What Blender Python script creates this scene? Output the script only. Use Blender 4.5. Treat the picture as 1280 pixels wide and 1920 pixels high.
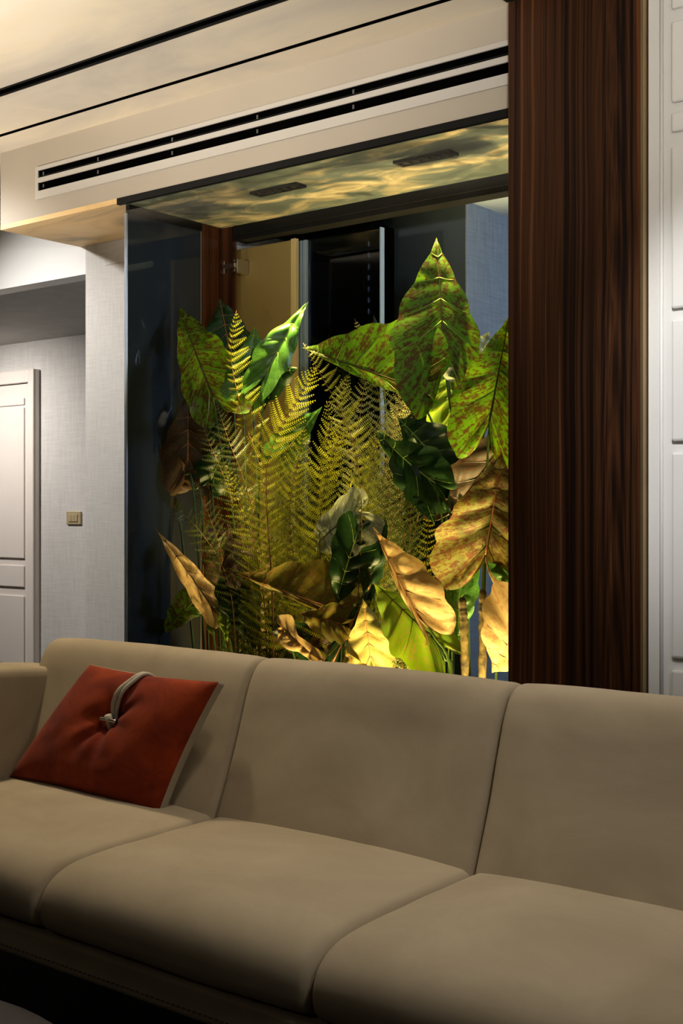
import bpy, bmesh, math, random
from mathutils import Vector, Matrix, noise
random.seed(7)
for o in list(bpy.data.objects): bpy.data.objects.remove(o)
S = bpy.context.scene
COL = S.collection
PI = math.pi
# ------------------------------------------------------------------ camera
CAM = Vector((0, 0, 1.2)); YAW = math.radians(38.1); F = 2307.0; HOR = 955.0
cd = bpy.data.cameras.new('camera'); cam = bpy.data.objects.new('camera', cd); COL.objects.link(cam)
cam.location = CAM; cam.rotation_euler = (PI/2, 0, YAW)
cd.sensor_width = 36; cd.lens = F/1920*36; cd.shift_y = (HOR-960)/1920; cd.clip_start = .02
S.camera = cam
# ------------------------------------------------------------------ light
S.view_settings.view_transform = 'Standard'; S.view_settings.look = 'None'
S.view_settings.gamma = 1; S.view_settings.use_curve_mapping = False
S.view_settings.exposure = 0.0
W = bpy.data.worlds.new('world'); S.world = W; W.use_nodes = True
W.node_tree.nodes['Background'].inputs[0].default_value = (.5, .6, .8, 1)
W.node_tree.nodes['Background'].inputs[1].default_value = .05
def aim(o, tgt):
    o.rotation_euler = (Vector(tgt)-o.location).to_track_quat('-Z', 'Y').to_euler()
def area(name, loc, tgt, sx, sy, e, c, spread=180):
    l = bpy.data.lights.new(name, 'AREA'); l.shape = 'RECTANGLE'; l.size = sx; l.size_y = sy
    l.energy = e; l.color = c; l.spread = math.radians(spread)
    o = bpy.data.objects.new(name, l); COL.objects.link(o); o.location = loc; aim(o, tgt); return o
def spot(name, loc, tgt, e, c, ang=60, blend=.6, r=.03):
    l = bpy.data.lights.new(name, 'SPOT'); l.energy = e; l.color = c
    l.spot_size = math.radians(ang); l.spot_blend = blend; l.shadow_soft_size = r
    o = bpy.data.objects.new(name, l); COL.objects.link(o); o.location = loc; aim(o, tgt); return o
WARM = (1, .86, .68); GOLD = (1, .74, .27); NEUT = (1, .88, .74); COOL = (.64, .79, 1); WHITE = (1, .985, .965)
# unseen ceiling downlights; uplights and fills have no fixture, added to brighten the room
spot('ceiling_uplight', (-5.3, 2.3, 1.75), (-3.9, 2.65, 2.73), 185, WARM, 85, 1, .05)
spot('ceiling_uplight', (-3.2, .9, 1.9), (-3.0, 2.5, 2.73), 185, (1, .88, .72), 60, 1, .05)
spot('ceiling_uplight', (-.4, 1.3, 1.9), (-1.9, 2.60, 2.73), 120, (1, .92, .80), 80, 1, .06)
spot('downlight_pier', (-5.0, 2.4, 2.68), (-4.5, 3.7, 1.4), 150, (1, .96, .91), 85, .9, .05)
spot('downlight_sofa', (-3.15, 2.40, 2.70), (-2.6, 2.33, .5), 105, (1, .84, .60), 70, 1, .08)
spot('downlight_sofa', (-1.55, 2.15, 2.70), (-1.6, 2.15, .5), 46, (1, .90, .77), 75, 1, .08)
spot('downlight_sofa', (-.5, 2.0, 2.70), (-.7, 2.15, .6), 50, (.97, .95, .93), 75, 1, .08)
spot('wall_washer', (-.75, 1.7, 2.69), (-1.22, 3.25, 1.52), 160, WHITE, 33, .9, .05)
area('wall_fill', (.8, 1.2, 2.6), (-.9, 3.2, 1.6), .3, .3, 8, WHITE)
area('room_fill', (-1.6, -1.2, 2.6), (-1.9, 1.8, .5), .8, .8, 3, (1, .86, .66))
spot('post_uplight', (-3.48, 3.62, .25), (-3.62, 3.80, .9), 14, GOLD, 60, .8, .02)  # extra low spot added to lift the dark walnut post
spot('hall_downlight', (-6.6, 3.98, 2.26), (-6.5, 4.9, .9), 135, (1, .93, .87), 140, 1, .05)
# planting lamps
for x, tx, e in ((-3.026, -2.97, 330), (-2.36, -2.30, 170)):
    spot('planting_downlight', (x, 3.473, 2.375), (tx, 3.33, .6), e, GOLD, 44, .6, .015)
for x, y, e in ((-3.40, 3.72, 110), (-2.86, 3.73, 80), (-2.42, 3.73, 290), (-2.05, 3.70, 290)):
    spot('ground_uplight', (x, y, .17), (x, y-.06, 2.4), e, GOLD, 50, .8, .02)
spot('planting_uplight', (-2.02, 3.295, .42), (-2.10, 3.46, 1.2), 42, GOLD, 85, .8, .02)
spot('planting_uplight', (-2.42, 3.295, .42), (-2.42, 3.46, 1.2), 52, GOLD, 85, .8, .02)
spot('planting_uplight', (-2.78, 3.295, .42), (-2.78, 3.46, 1.2), 14, GOLD, 75, .8, .02)
spot('planting_uplight', (-3.3, 3.295, .42), (-3.3, 3.46, 1.2), 8, GOLD, 70, .8, .02)
# back room
area('back_room_light', (-.7, 4.9, 2.3), (-2.7, 5.0, 1.6), .5, .5, 34, COOL)
# ------------------------------------------------------------------ helpers
cy, sy_ = math.cos(YAW), math.sin(YAW)
RT = Vector((cy, sy_, 0)); FW = Vector((-sy_, cy, 0))
def ray(px, py): return FW + RT*((px-640)/F) + Vector((0, 0, (HOR-py)/F))
def at(px, py, Y):
    d = ray(px, py); return CAM + d*(Y/d.y)
def mesh_obj(name, verts, faces, mat, parent=None, smooth=False, uvs=None):
    me = bpy.data.meshes.new(name); me.from_pydata([tuple(v) for v in verts], [], faces)
    if uvs:
        ul = me.uv_layers.new(name='UVMap')
        for l in me.loops: ul.data[l.index].uv = uvs[l.vertex_index]
    me.update()
    if smooth: me.polygons.foreach_set('use_smooth', [True]*len(me.polygons))
    return link(name, me, mat, parent)
def link(name, me, mat, parent=None):
    if mat: me.materials.append(mat)
    o = bpy.data.objects.new(name, me); COL.objects.link(o)
    if parent:
        o.parent = parent
        p = parent; off = Vector(p.location)
        while p.parent: p = p.parent; off = off+Vector(p.location)
        o.location = -off
    return o
class MB:
    def __init__(s): s.v = []; s.f = []
    def box(s, x0, x1, y0, y1, z0, z1):
        n = len(s.v)
        s.v += [(x, y, z) for z in (z0, z1) for y in (y0, y1) for x in (x0, x1)]
        s.f += [[n+i for i in q] for q in ((0,2,3,1),(4,5,7,6),(0,1,5,4),(2,6,7,3),(0,4,6,2),(1,3,7,5))]
        return s
    def tube(s, pts, r0, r1=None, k=6):
        r1 = r0 if r1 is None else r1; n0 = len(s.v); m = len(pts)
        up = Vector((.13, .21, .97))
        for i, p in enumerate(pts):
            p = Vector(p); t = (Vector(pts[min(i+1, m-1)])-Vector(pts[max(i-1, 0)])).normalized()
            a = t.cross(up)
            if a.length < .1: a = t.cross(Vector((1, 0, 0)))
            a.normalize(); b = t.cross(a); r = r0(i/(m-1)) if callable(r0) else r0+(r1-r0)*i/max(1, m-1)
            for j in range(k):
                w = 2*PI*j/k; s.v.append(p+a*(math.cos(w)*r)+b*(math.sin(w)*r))
        for i in range(m-1):
            for j in range(k):
                q = n0+i*k
                s.f.append([q+j, q+(j+1)%k, q+k+(j+1)%k, q+k+j])
        s.f.append([n0+j for j in range(k)][::-1]); s.f.append([n0+(m-1)*k+j for j in range(k)])
        return s
    def build(s, name, mat, parent=None, bevel=0, smooth=False):
        o = mesh_obj(name, s.v, s.f, mat, parent, smooth)
        if bevel:
            bm = bmesh.new(); bm.from_mesh(o.data)
            bmesh.ops.recalc_face_normals(bm, faces=bm.faces)
            bmesh.ops.bevel(bm, geom=bm.edges[:], offset=bevel, segments=2, profile=.5, affect='EDGES')
            bm.to_mesh(o.data); bm.free()
        else:
            bm = bmesh.new(); bm.from_mesh(o.data); bmesh.ops.recalc_face_normals(bm, faces=bm.faces); bm.to_mesh(o.data); bm.free()
        return o
def box(name, mat, x0, x1, y0, y1, z0, z1, parent=None, bevel=0, kind=None):
    o = MB().box(x0, x1, y0, y1, z0, z1).build(name, mat, parent, bevel)
    if kind: o['kind'] = kind
    return o
def thing(name, label, cat, loc, group=None):
    o = bpy.data.objects.new(name, None); COL.objects.link(o); o.location = loc; o.empty_display_size = .1
    o['label'] = label; o['category'] = cat
    if group: o['group'] = group
    return o
def bez(pts, n):
    # Catmull-Rom through pts
    P = [Vector(p) for p in pts]; P = [P[0]*2-P[1]]+P+[P[-1]*2-P[-2]]; out = []
    segs = len(P)-3
    for i in range(n+1):
        u = i/n*segs; k = min(int(u), segs-1); t = u-k
        a, b, c, d = P[k:k+4]
        out.append(.5*((2*b)+(c-a)*t+(2*a-5*b+4*c-d)*t*t+(3*b-a-3*c+d)*t**3))
    return out
# ------------------------------------------------------------------ materials
class NT:
    def __init__(s, name):
        s.m = bpy.data.materials.new(name); s.m.use_nodes = True; s.t = s.m.node_tree; s.t.nodes.clear()
        s.out = s.n('ShaderNodeOutputMaterial'); s.p = s.n('ShaderNodeBsdfPrincipled'); s.l(s.p.outputs[0], s.out.inputs[0])
    def n(s, k, **kw):
        x = s.t.nodes.new(k)
        for a, b in kw.items():
            if a in x.inputs: x.inputs[a].default_value = b
            else: setattr(x, a, b)
        return x
    def l(s, a, b): s.t.links.new(a, b)
    def coord(s, scale=(1, 1, 1), kind='Object', rot=(0, 0, 0)):
        c = s.n('ShaderNodeTexCoord'); m = s.n('ShaderNodeMapping')
        m.inputs['Scale'].default_value = scale; m.inputs['Rotation'].default_value = rot
        s.l(c.outputs[kind], m.inputs[0]); return m.outputs[0]
    def noise(s, vec, scale, detail=4, dist=0, rough=.5):
        x = s.n('ShaderNodeTexNoise'); x.inputs['Scale'].default_value = scale; x.inputs['Detail'].default_value = detail
        x.inputs['Distortion'].default_value = dist; x.inputs['Roughness'].default_value = rough
        s.l(vec, x.inputs['Vector']); return x.outputs[0]
    def ramp(s, fac, stops):
        r = s.n('ShaderNodeValToRGB'); e = r.color_ramp.elements
        e[0].position, e[0].color = stops[0][0], (*stops[0][1], 1); e[1].position, e[1].color = stops[-1][0], (*stops[-1][1], 1)
        for p, c in stops[1:-1]:
            q = e.new(p); q.color = (*c, 1)
        s.l(fac, r.inputs[0]); return r.outputs[0]
    def mix(s, f, a, b):
        m = s.n('ShaderNodeMix', data_type='RGBA')
        for v, i in ((f, 0), (a, 6), (b, 7)):
            if isinstance(v, (int, float)): m.inputs[i].default_value = v
            elif isinstance(v, tuple): m.inputs[i].default_value = (*v, 1)
            else: s.l(v, m.inputs[i])
        return m.outputs[2]
    def math(s, op, a, b=0):
        m = s.n('ShaderNodeMath', operation=op)
        for v, i in ((a, 0), (b, 1)):
            if isinstance(v, (int, float)): m.inputs[i].default_value = v
            else: s.l(v, m.inputs[i])
        return m.outputs[0]
    def bump(s, h, strength, dist=.01):
        b = s.n('ShaderNodeBump'); b.inputs['Strength'].default_value = strength; b.inputs['Distance'].default_value = dist
        s.l(h, b.inputs['Height']); s.l(b.outputs[0], s.p.inputs['Normal'])
    def base(s, c, rough=.5, metal=0, spec=None):
        if isinstance(c, tuple): s.p.inputs['Base Color'].default_value = (*c, 1)
        else: s.l(c, s.p.inputs['Base Color'])
        s.p.inputs['Roughness'].default_value = rough; s.p.inputs['Metallic'].default_value = metal
        if spec is not None: s.p.inputs['Specular IOR Level'].default_value = spec
        return s
def plain(name, c, rough=.5, metal=0, var=.06, sc=6):
    t = NT(name); f = t.noise(t.coord(), sc, 3)
    lo = tuple(max(0, v*(1-var)) for v in c); hi = tuple(min(1, v*(1+var)) for v in c)
    t.base(t.ramp(f, [(.3, lo), (.7, hi)]), rough, metal); return t.m
def linen(name, lo, hi, sc=150):
    t = NT(name)
    a = t.noise(t.coord((1, 1, .07)), sc*.8, 2); b = t.noise(t.coord((.05, .05, 1)), sc*1.3, 2)
    c = t.noise(t.coord(), 2.5, 2)
    s = t.math('ADD', a, b); s = t.math('MULTIPLY', s, .5); s2 = t.math('ADD', t.math('MULTIPLY', s, .85), t.math('MULTIPLY', c, .15))
    t.base(t.ramp(s2, [(.34, lo), (.64, hi)]), .75, 0, .25); t.bump(s, .25, .003); return t.m
def walnut(name, dark=(.007, .003, .0017), mid=(.060, .022, .008), hi=(.185, .072, .025)):
    t = NT(name)
    warp = t.noise(t.coord((2.4, 2.4, .55)), 1.6, 2)
    wv = t.n('ShaderNodeVectorMath', operation='MULTIPLY_ADD')
    t.l(t.n('ShaderNodeTexCoord').outputs['Object'], wv.inputs[2])
    cmb = t.n('ShaderNodeCombineXYZ'); t.l(t.math('MULTIPLY', t.math('SUBTRACT', warp, .5), .032), cmb.inputs[0])
    t.l(cmb.outputs[0], wv.inputs[0]); wv.inputs[1].default_value = (1, 1, 1)
    mp = t.n('ShaderNodeMapping'); mp.inputs['Scale'].default_value = (1, 1, .005); t.l(wv.outputs[0], mp.inputs[0])
    a = t.noise(mp.outputs[0], 44, 2, 0, .5)
    b = t.noise(mp.outputs[0], 150, 3, 0, .6)
    g = t.noise(mp.outputs[0], 11, 2, 0, .5)
    f = t.math('ADD', t.math('ADD', t.math('MULTIPLY', a, .58), t.math('MULTIPLY', b, .22)), t.math('MULTIPLY', g, .20))
    # cathedral: long parabolic rings
    sx = t.n('ShaderNodeSeparateXYZ'); t.l(wv.outputs[0], sx.inputs[0])
    dx = t.math('MULTIPLY', t.math('ABSOLUTE', t.math('SUBTRACT', sx.outputs[0], -1.545)), 1)
    ring = t.math('ADD', t.math('POWER', t.math('MULTIPLY', dx, 14), 2), t.math('MULTIPLY', sx.outputs[2], .55))
    wavef = t.math('MULTIPLY', t.math('ADD', t.math('SINE', t.math('MULTIPLY', ring, 34)), 1), .5)
    near = t.math('MAXIMUM', t.math('SUBTRACT', 1, t.math('MULTIPLY', dx, 11)), 0)
    f = t.math('ADD', f, t.math('MULTIPLY', t.math('MULTIPLY', t.math('SUBTRACT', wavef, .5), near), .07))
    t.base(t.ramp(f, [(.40, dark), (.46, tuple(v*.5 for v in mid)), (.50, mid), (.52, tuple((p*2+q)/3 for p, q in zip(dark, mid))), (.55, mid), (.62, hi)]), .45, 0, .15)
    t.bump(b, .12, .002); return t.m
def suede(name, c, c2, sc=4, rough=.85, dirt=.5):
    t = NT(name); a = t.noise(t.coord((1, 1, 1.4)), sc, 5, .6, .6); b = t.noise(t.coord(), 260, 2)
    f = t.math('ADD', t.math('MULTIPLY', a, .92), t.math('MULTIPLY', b, .08))
    t.base(t.ramp(f, [(.3, c), (.7, c2)]), rough, 0, .15)
    t.p.inputs['Sheen Weight'].default_value = .05; t.p.inputs['Sheen Roughness'].default_value = .5
    t.bump(f, .10, .01); return t.m
def clouds(name, stops, sc, stretch=(1, 2.2, 1), rough=.55, dist=.8, rz=.35):
    t = NT(name); v = t.coord(stretch, rot=(0, 0, rz)); a = t.noise(v, sc, 7, dist, .58); b = t.noise(v, sc*.35, 3, .3)
    f = t.math('ADD', t.math('MULTIPLY', a, .6), t.math('MULTIPLY', b, .4))
    t.base(t.ramp(f, stops), rough, 0, .3); return t.m
M = {}
M['linen'] = linen('linen_wallpaper', (.52, .50, .475), (.63, .615, .59))
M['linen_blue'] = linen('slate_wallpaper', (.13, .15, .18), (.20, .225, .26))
M['white'] = plain('white_paint', (.80, .795, .78), .45, 0, .015)
M['ventw'] = plain('vent_enamel', (.50, .48, .45), .5, 0, .015)
M['screw'] = plain('dull_screw', (.12, .12, .12), .4, .6, .05)
M['cream'] = plain('cream_paint', (.74, .69, .62), .4, 0, .02)
M['doorw'] = plain('door_lacquer', (.76, .70, .64), .35, 0, .015)
M['taupe'] = plain('beam_paint', (.41, .365, .305), .6, 0, .03, 3)
M['black'] = plain('black_metal', (.006, .006, .006), .65, 0, .3)
M['blackm'] = plain('black_void', (.0012, .0012, .0012), .9, 0, .3)
for k_ in ('black', 'blackm'): M[k_].node_tree.nodes['Principled BSDF'].inputs['Specular IOR Level'].default_value = .12 if k_ == 'black' else 0
M['walnut'] = walnut('striped_walnut')
M['walnut2'] = walnut('reddish_walnut', (.028, .009, .004), (.070, .023, .009), (.13, .045, .016))
M['suede'] = suede('beige_suede', (.295, .234, .150), (.395, .322, .215), 3)
M['rust'] = suede('rust_suede', (.12, .010, .0015), (.28, .036, .003), 9)
M['dleather'] = suede('dark_leather', (.035, .031, .030), (.055, .050, .048), 5, .45)
M['cloud'] = clouds('cloud_mural', [(.34, (.56, .52, .47)), (.45, (.70, .64, .55)), (.53, (.82, .73, .58)), (.64, (.84, .79, .70))], .95)
M['cloud3'] = clouds('golden_cloud_mural', [(.40, (.40, .29, .16)), (.50, (.82, .56, .26)), (.62, (.85, .64, .36))], 1.6)  # cloud print with the warm glow on the soffit put into its colours
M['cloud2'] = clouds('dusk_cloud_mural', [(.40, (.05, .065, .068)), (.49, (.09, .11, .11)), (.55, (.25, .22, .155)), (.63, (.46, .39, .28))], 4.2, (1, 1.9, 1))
M['chrome'] = plain('chrome', (.65, .63, .6), .22, 1, .05)
M['alu'] = plain('aluminium', (.42, .45, .50), .35, .8, .04)
M['brass'] = plain('bronze_trim', (.34, .24, .12), .35, .8, .08)
M['ochre'] = plain('ochre_lacquer', (.29, .205, .07), .5, 0, .05, 2)
M['ochre2'] = plain('ochre_edge', (.62, .47, .22), .45, 0, .05, 2)
M['bluem'] = plain('blue_grey_metal', (.24, .32, .43), .4, 0, .08, 8)
M['navy'] = plain('dark_slate_panel', (.022, .033, .050), .6, 0, .15, 2)
M['bluew'] = plain('pale_blue_paint', (.38, .47, .62), .6, 0, .02, 2)  # cool light of the back room put into the ceiling colour
M['slate'] = plain('slate_paint', (.18, .23, .30), .6, 0, .02, 2)
M['switch'] = plain('gold_plastic', (.50, .40, .23), .4, .2, .04)
M['floor'] = walnut('dark_parquet', (.003, .002, .0015), (.007, .0045, .003), (.014, .009, .006)); M['floor'].node_tree.nodes['Principled BSDF'].inputs['Roughness'].default_value = .9; M['floor'].node_tree.nodes['Principled BSDF'].inputs['Specular IOR Level'].default_value = .1
M['soil'] = plain('dark_gravel', (.05, .042, .03), .9, 0, .6, 60)
M['bluefl'] = plain('grey_stone', (.2, .22, .26), .5, 0, .15, 3)
M['stem'] = plain('stem_green', (.06, .11, .02), .4, 0, .4, 12)
M['stemd'] = plain('stem_brown', (.08, .05, .02), .5, 0, .4, 20)
M['rachis'] = plain('frond_rachis', (.20, .095, .02), .5, 0, .3, 20)
M['bark'] = plain('ringed_bark', (.14, .10, .03), .75, 0, .8, 45)
M['strap'] = plain('beige_cord', (.42, .36, .27), .7, 0, .08, 60)
M['gusset'] = plain('beige_piping', (.36, .30, .215), .8, 0, .06, 40)
M['thread'] = plain('brown_thread', (.09, .065, .04), .8, 0, .1)
def glass_mat(name, tint, refl_ior=1.5):
    t = NT(name); t.t.nodes.remove(t.p)
    tr = t.n('ShaderNodeBsdfTransparent'); tr.inputs[0].default_value = (*tint, 1)
    gl = t.n('ShaderNodeBsdfGlossy'); gl.inputs['Roughness'].default_value = 0.0
    fr = t.n('ShaderNodeFresnel'); fr.inputs[0].default_value = refl_ior
    mx = t.n('ShaderNodeMixShader'); t.l(fr.outputs[0], mx.inputs[0]); t.l(tr.outputs[0], mx.inputs[1]); t.l(gl.outputs[0], mx.inputs[2])
    t.l(mx.outputs[0], t.out.inputs[0]); return t.m
M['glass'] = glass_mat('clear_glass', (.97, .98, .98), 1.2)
M['tint'] = glass_mat('tinted_glass', (.34, .38, .44), 1.5)
t = NT('smoked_mirror'); t.base((.025, .033, .045), .03, 0, .5); t.p.inputs['IOR'].default_value = 1.4; M['smoke'] = t.m
def leaf_mat(name, ca, cb, mott=.5, trans=.35, rough=.33, vein=None, sc=60, tcol=None, spec=.25):
    t = NT(name)
    uv = t.n('ShaderNodeTexCoord').outputs['UV']; sp = t.n('ShaderNodeSeparateXYZ'); t.l(uv, sp.inputs[0])
    mp = t.n('ShaderNodeMapping'); mp.inputs['Scale'].default_value = (2.2, .8, 1); t.l(uv, mp.inputs[0])
    wn = t.noise(t.coord(), sc, 6, .6, .7)
    wn2 = t.noise(mp.outputs[0], 3.2, 6, .4, .72)
    w = t.math('ADD', t.math('MULTIPLY', wn, .45), t.math('MULTIPLY', wn2, .55))
    col = t.ramp(w, [(mott-.025, ca), (mott+.03, cb)])
    if vein:
        fr = t.math('FRACT', t.math('ADD', sp.outputs[0], .5)); d = t.math('ABSOLUTE', t.math('SUBTRACT', fr, .5))
        v = t.math('LESS_THAN', d, .035)
        col = t.mix(v, col, vein)
    t.base(col, rough, 0, spec)
    # fine relief of the side ribs
    fine = t.noise(mp.outputs[0], 14, 3); t.bump(fine, .25, .004)
    tl = t.n('ShaderNodeBsdfTranslucent')
    if tcol: t.l(t.ramp(w, [(mott-.03, tcol), (mott+.035, tuple(min(1, v*1.5) for v in cb))]), tl.inputs[0])
    else: t.l(col, tl.inputs[0])
    mx = t.n('ShaderNodeMixShader'); mx.inputs[0].default_value = trans
    t.l(t.p.outputs[0], mx.inputs[1]); t.l(tl.outputs[0], mx.inputs[2]); t.l(mx.outputs[0], t.out.inputs[0])
    return t.m
M['L_mott'] = leaf_mat('leaf_mottled_green', (.085, .22, .012), (.085, .048, .009), .50, .55, .5, tcol=(.18, .42, .008))
M['L_gold'] = leaf_mat('leaf_gold_mottled', (.28, .28, .07), (.20, .08, .027), .50, .35, tcol=(.5, .42, .06), rough=.55)
M['L_pink'] = leaf_mat('leaf_tan_pink', (.62, .44, .20), (.48, .26, .11), .52, .3, tcol=(.5, .35, .1), rough=.55)
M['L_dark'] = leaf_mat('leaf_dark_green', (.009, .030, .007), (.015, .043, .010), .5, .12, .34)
M['L_green'] = leaf_mat('leaf_glossy_green', (.050, .150, .022), (.08, .21, .035), .5, .3, .24, spec=.5)
M['L_goldp'] = leaf_mat('leaf_pale_gold', (.36, .32, .085), (.36, .23, .06), .52, .35, rough=.55)
M['L_silver'] = leaf_mat('leaf_silver_sheen', (.42, .44, .30), (.30, .34, .20), .5, .2, .24, spec=.5)  # pale base colour paints in the strong gloss reflection on these leaves
M['L_lime'] = leaf_mat('leaf_lime', (.24, .42, .03), (.34, .28, .04), .54, .4, tcol=(.30, .48, .01), rough=.55)
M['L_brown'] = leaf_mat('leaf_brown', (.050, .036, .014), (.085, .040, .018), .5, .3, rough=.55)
M['L_olive'] = leaf_mat('leaf_olive_bronze', (.15, .15, .022), (.17, .085, .022), .52, .4, tcol=(.3, .22, .02), rough=.55)
M['V_dark'] = plain('vein_dark', (.06, .035, .012), .4, 0, .2, 30)
M['V_lite'] = plain('vein_lime', (.30, .44, .07), .4, 0, .2, 30)
M['V_pink'] = plain('vein_rust', (.34, .13, .05), .4, 0, .2, 30)
def fern_mat(name, a, b, trans=.4):
    t = NT(name); w = t.noise(t.coord(), 30, 3); c = t.ramp(w, [(.35, a), (.65, b)]); t.base(c, .42, 0, .4)
    tl = t.n('ShaderNodeBsdfTranslucent'); t.l(c, tl.inputs[0]); mx = t.n('ShaderNodeMixShader'); mx.inputs[0].default_value = trans
    t.l(t.p.outputs[0], mx.inputs[1]); t.l(tl.outputs[0], mx.inputs[2]); t.l(mx.outputs[0], t.out.inputs[0]); return t.m
M['fern'] = fern_mat('fern_yellow_green', (.30, .32, .015), (.44, .44, .03))
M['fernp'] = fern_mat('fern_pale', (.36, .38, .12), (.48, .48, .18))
M['fernd'] = fern_mat('fern_dark', (.07, .095, .015), (.11, .13, .022))  # darker copy of the fern green, shade painted into the deeper fronds
# ------------------------------------------------------------------ setting
YB = 3.257          # beam front / front glass
YP = 3.70           # pier face / rear of soffit
ZS = 2.40; ZC = 2.73; XL = -3.65; XP = -4.385; XC0 = -1.892; XC1 = -1.468
def st(name, mat, *a, **k): return box(name, mat, *a, kind='structure', **k)
st('floor', M['floor'], -9, 3, -3.5, 3.72, -.1, 0)
# main ceiling in mural strips, split by black slots
c = st('ceiling', M['cloud'], -9, 3, -3.5, 2.755, ZC, ZC+.1)
box('mural_panel', M['cloud'], -9, 3, 2.81, 3.092, ZC, ZC+.1, c)
box('mural_panel', M['cloud'], -9, 3, 3.112, 3.9, ZC, ZC+.1, c)
box('track_slot', M['blackm'], -9, 3, 2.7555, 2.8095, ZC+.004, ZC+.1, c)
box('shadow_gap', M['blackm'], -9, 3, 3.0925, 3.1115, ZC-.0015, ZC+.1, c)
box('track_rail', M['black'], -9, 3, 2.757, 2.764, ZC-.002, ZC+.0038, c)
box('track_rail', M['black'], -9, 3, 2.801, 2.808, ZC-.002, ZC+.0038, c)
box('shadow_gap', M['black'], XC0-.0, XC0+.16, 3.155, 3.22, ZC-.006, ZC+.0, c)
# boxed beam over the alcove
b = st('trim_1', M['taupe'], -4.415, XC0+.1, YB, YP, ZS+.02, ZC)
b['label'] = 'boxed beige beam over the plant alcove'
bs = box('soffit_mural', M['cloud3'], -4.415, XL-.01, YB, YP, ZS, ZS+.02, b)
box('alcove_ceiling', M['cloud2'], XL-.01, XC0, YB+.03, 3.84, ZS, ZS+.02, b)
box('alcove_channel', M['black'], XL-.02, XC0+.01, YB-.004, YB+.0135, ZS-.006, ZS+.019, b)
# lintel over hallway, hallway shell
st('trim_2', M['white'], -9, XP, YP, YP+.1, 2.274, ZC)
hc = st('ceiling_2', M['linen'], -9, XP, YP+.1, 4.99, 2.274, 2.34); hc['label'] = 'low hallway ceiling covered in grey linen wallpaper'
st('wall_pier', M['linen'], XP, XL, YP, 4.97, 0, ZS+.02)
st('wall_hall', M['linen'], -9, XL, 4.97, 5.07, 0, 2.6)
st('wall_left', M['navy'], -9.1, -9, -3.5, 5, 0, ZC)
st('wall_right', M['slate'], 3, 3.1, -3.5, 7, 0, ZC)
st('wall_front', M['navy'], -9, 3, -3.6, -3.5, 0, ZC)
st('floor_2', M['floor'], -9, XP, 3.72, 5, -.1, 0)
bb = st('baseboard_hall', M['doorw'], -6.3, XP-.01, 4.95, 4.97, 0, .09)
# thin paper joint on the pier
box('paper_joint', M['taupe'], -4.245, -4.09, YP-.0015, YP, 2.295, 2.299, bpy.data.objects['wall_pier'])
# hallway door
XD = -6.33; DY = 4.97
d = thing('door_1', 'white panelled door in a moulded casing down the hallway', 'door', (XD-.5, DY, 0)); del d['category']; d['kind'] = 'structure'
cs = MB(); cs.box(XD-.075, XD, DY-.04, DY, 0, 2.09); cs.build('casing', M['doorw'], d, .006)
MB().box(XD-1.0, XD-.925, DY-.04, DY, 0, 2.09).build('casing', M['doorw'], d, .006)
MB().box(XD-.9245, XD-.0755, DY-.04, DY, 2.01, 2.09).build('casing_head', M['doorw'], d, .006)
MB().box(XD-.024, XD-.002, DY-.052, DY-.041, 0, 2.09).build('casing_bead', M['doorw'], d, .004)
MB().box(XD-.098, XD-.076, DY-.022, DY, 0, 2.009).build('door_stop', M['doorw'], d, .003)
lf = MB().box(XD-.92, XD-.077, DY-.012, DY-.001, 0.01, 2.005).build('door_leaf', M['doorw'], d, .002)
def zdoor(y): return 1.2+(HOR-y)*7.88/F
def rpanel(m, x0, x1, y, z0, z1, th=.012, w=.02):
    # raised picture-frame moulding and inner field
    m.box(x0, x1, y-th, y, z1-w, z1); m.box(x0, x1, y-th, y, z0, z0+w); m.box(x0, x0+w, y-th, y, z0, z1); m.box(x1-w, x1, y-th, y, z0, z1)
for z1, z0 in ((1.915, 1.87), (1.855, .885), (.84, .70), (.645, .20)):
    m = MB(); m.box(XD-.80, XD-.135, DY-.024, DY-.013, z0, z1)
    m.build('door_panel', M['doorw'], lf, .005)
# light switch
sw = thing('light_switch', 'gold rectangular light switch with three rockers on the linen hallway wall', 'switch', (-5.99, DY, 1.15))
MB().box(-6.06, -5.925, DY-.012, DY-.0005, 1.106, 1.188).build('switch_plate', M['switch'], sw, .004)
for k in range(3):
    MB().box(-6.034+k*.0285, -6.007+k*.0285, DY-.017, DY-.0121, 1.124, 1.170).build('rocker', M['switch'], sw, .002)
# vent on the beam
vt = thing('air_vent', 'long white linear air vent with two black slots on the beam', 'vent', (-3, YB, 2.55))
VX0, VX1 = -4.17, XC0+.0; z0, z1 = 2.490, 2.625
fr = MB()
fr.box(VX0, VX1, YB-.008, YB, z1-.016, z1); fr.box(VX0, VX1, YB-.008, YB, z0, z0+.034); fr.box(VX0, VX0+.018, YB-.008, YB, z0+.034, z1-.016)
fr.box(VX0+.018, VX1, YB-.008, YB, z0+.068, z0+.088)
fr.build('vent_frame', M['ventw'], vt)
for za, zb in ((z0+.034, z0+.068), (z0+.088, z1-.016)):
    box('vent_slot', M['blackm'], VX0+.018, VX1, YB-.0025, YB-.0005, za, zb, vt)
for x in (-3.78, -3.36, -2.93, -2.5, -4.12):
    for zz in (z0+.052, z0+.103):
        MB().box(x-.004, x+.004, YB-.0055, YB-.0026, zz-.007, zz+.007).build('vent_screw', M['screw'], vt, .001)
MB().box(VX0+.024, VX1, YB-.006, YB-.0026, z0+.092, z0+.095).build('vent_vane', M['black'], vt)
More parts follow.
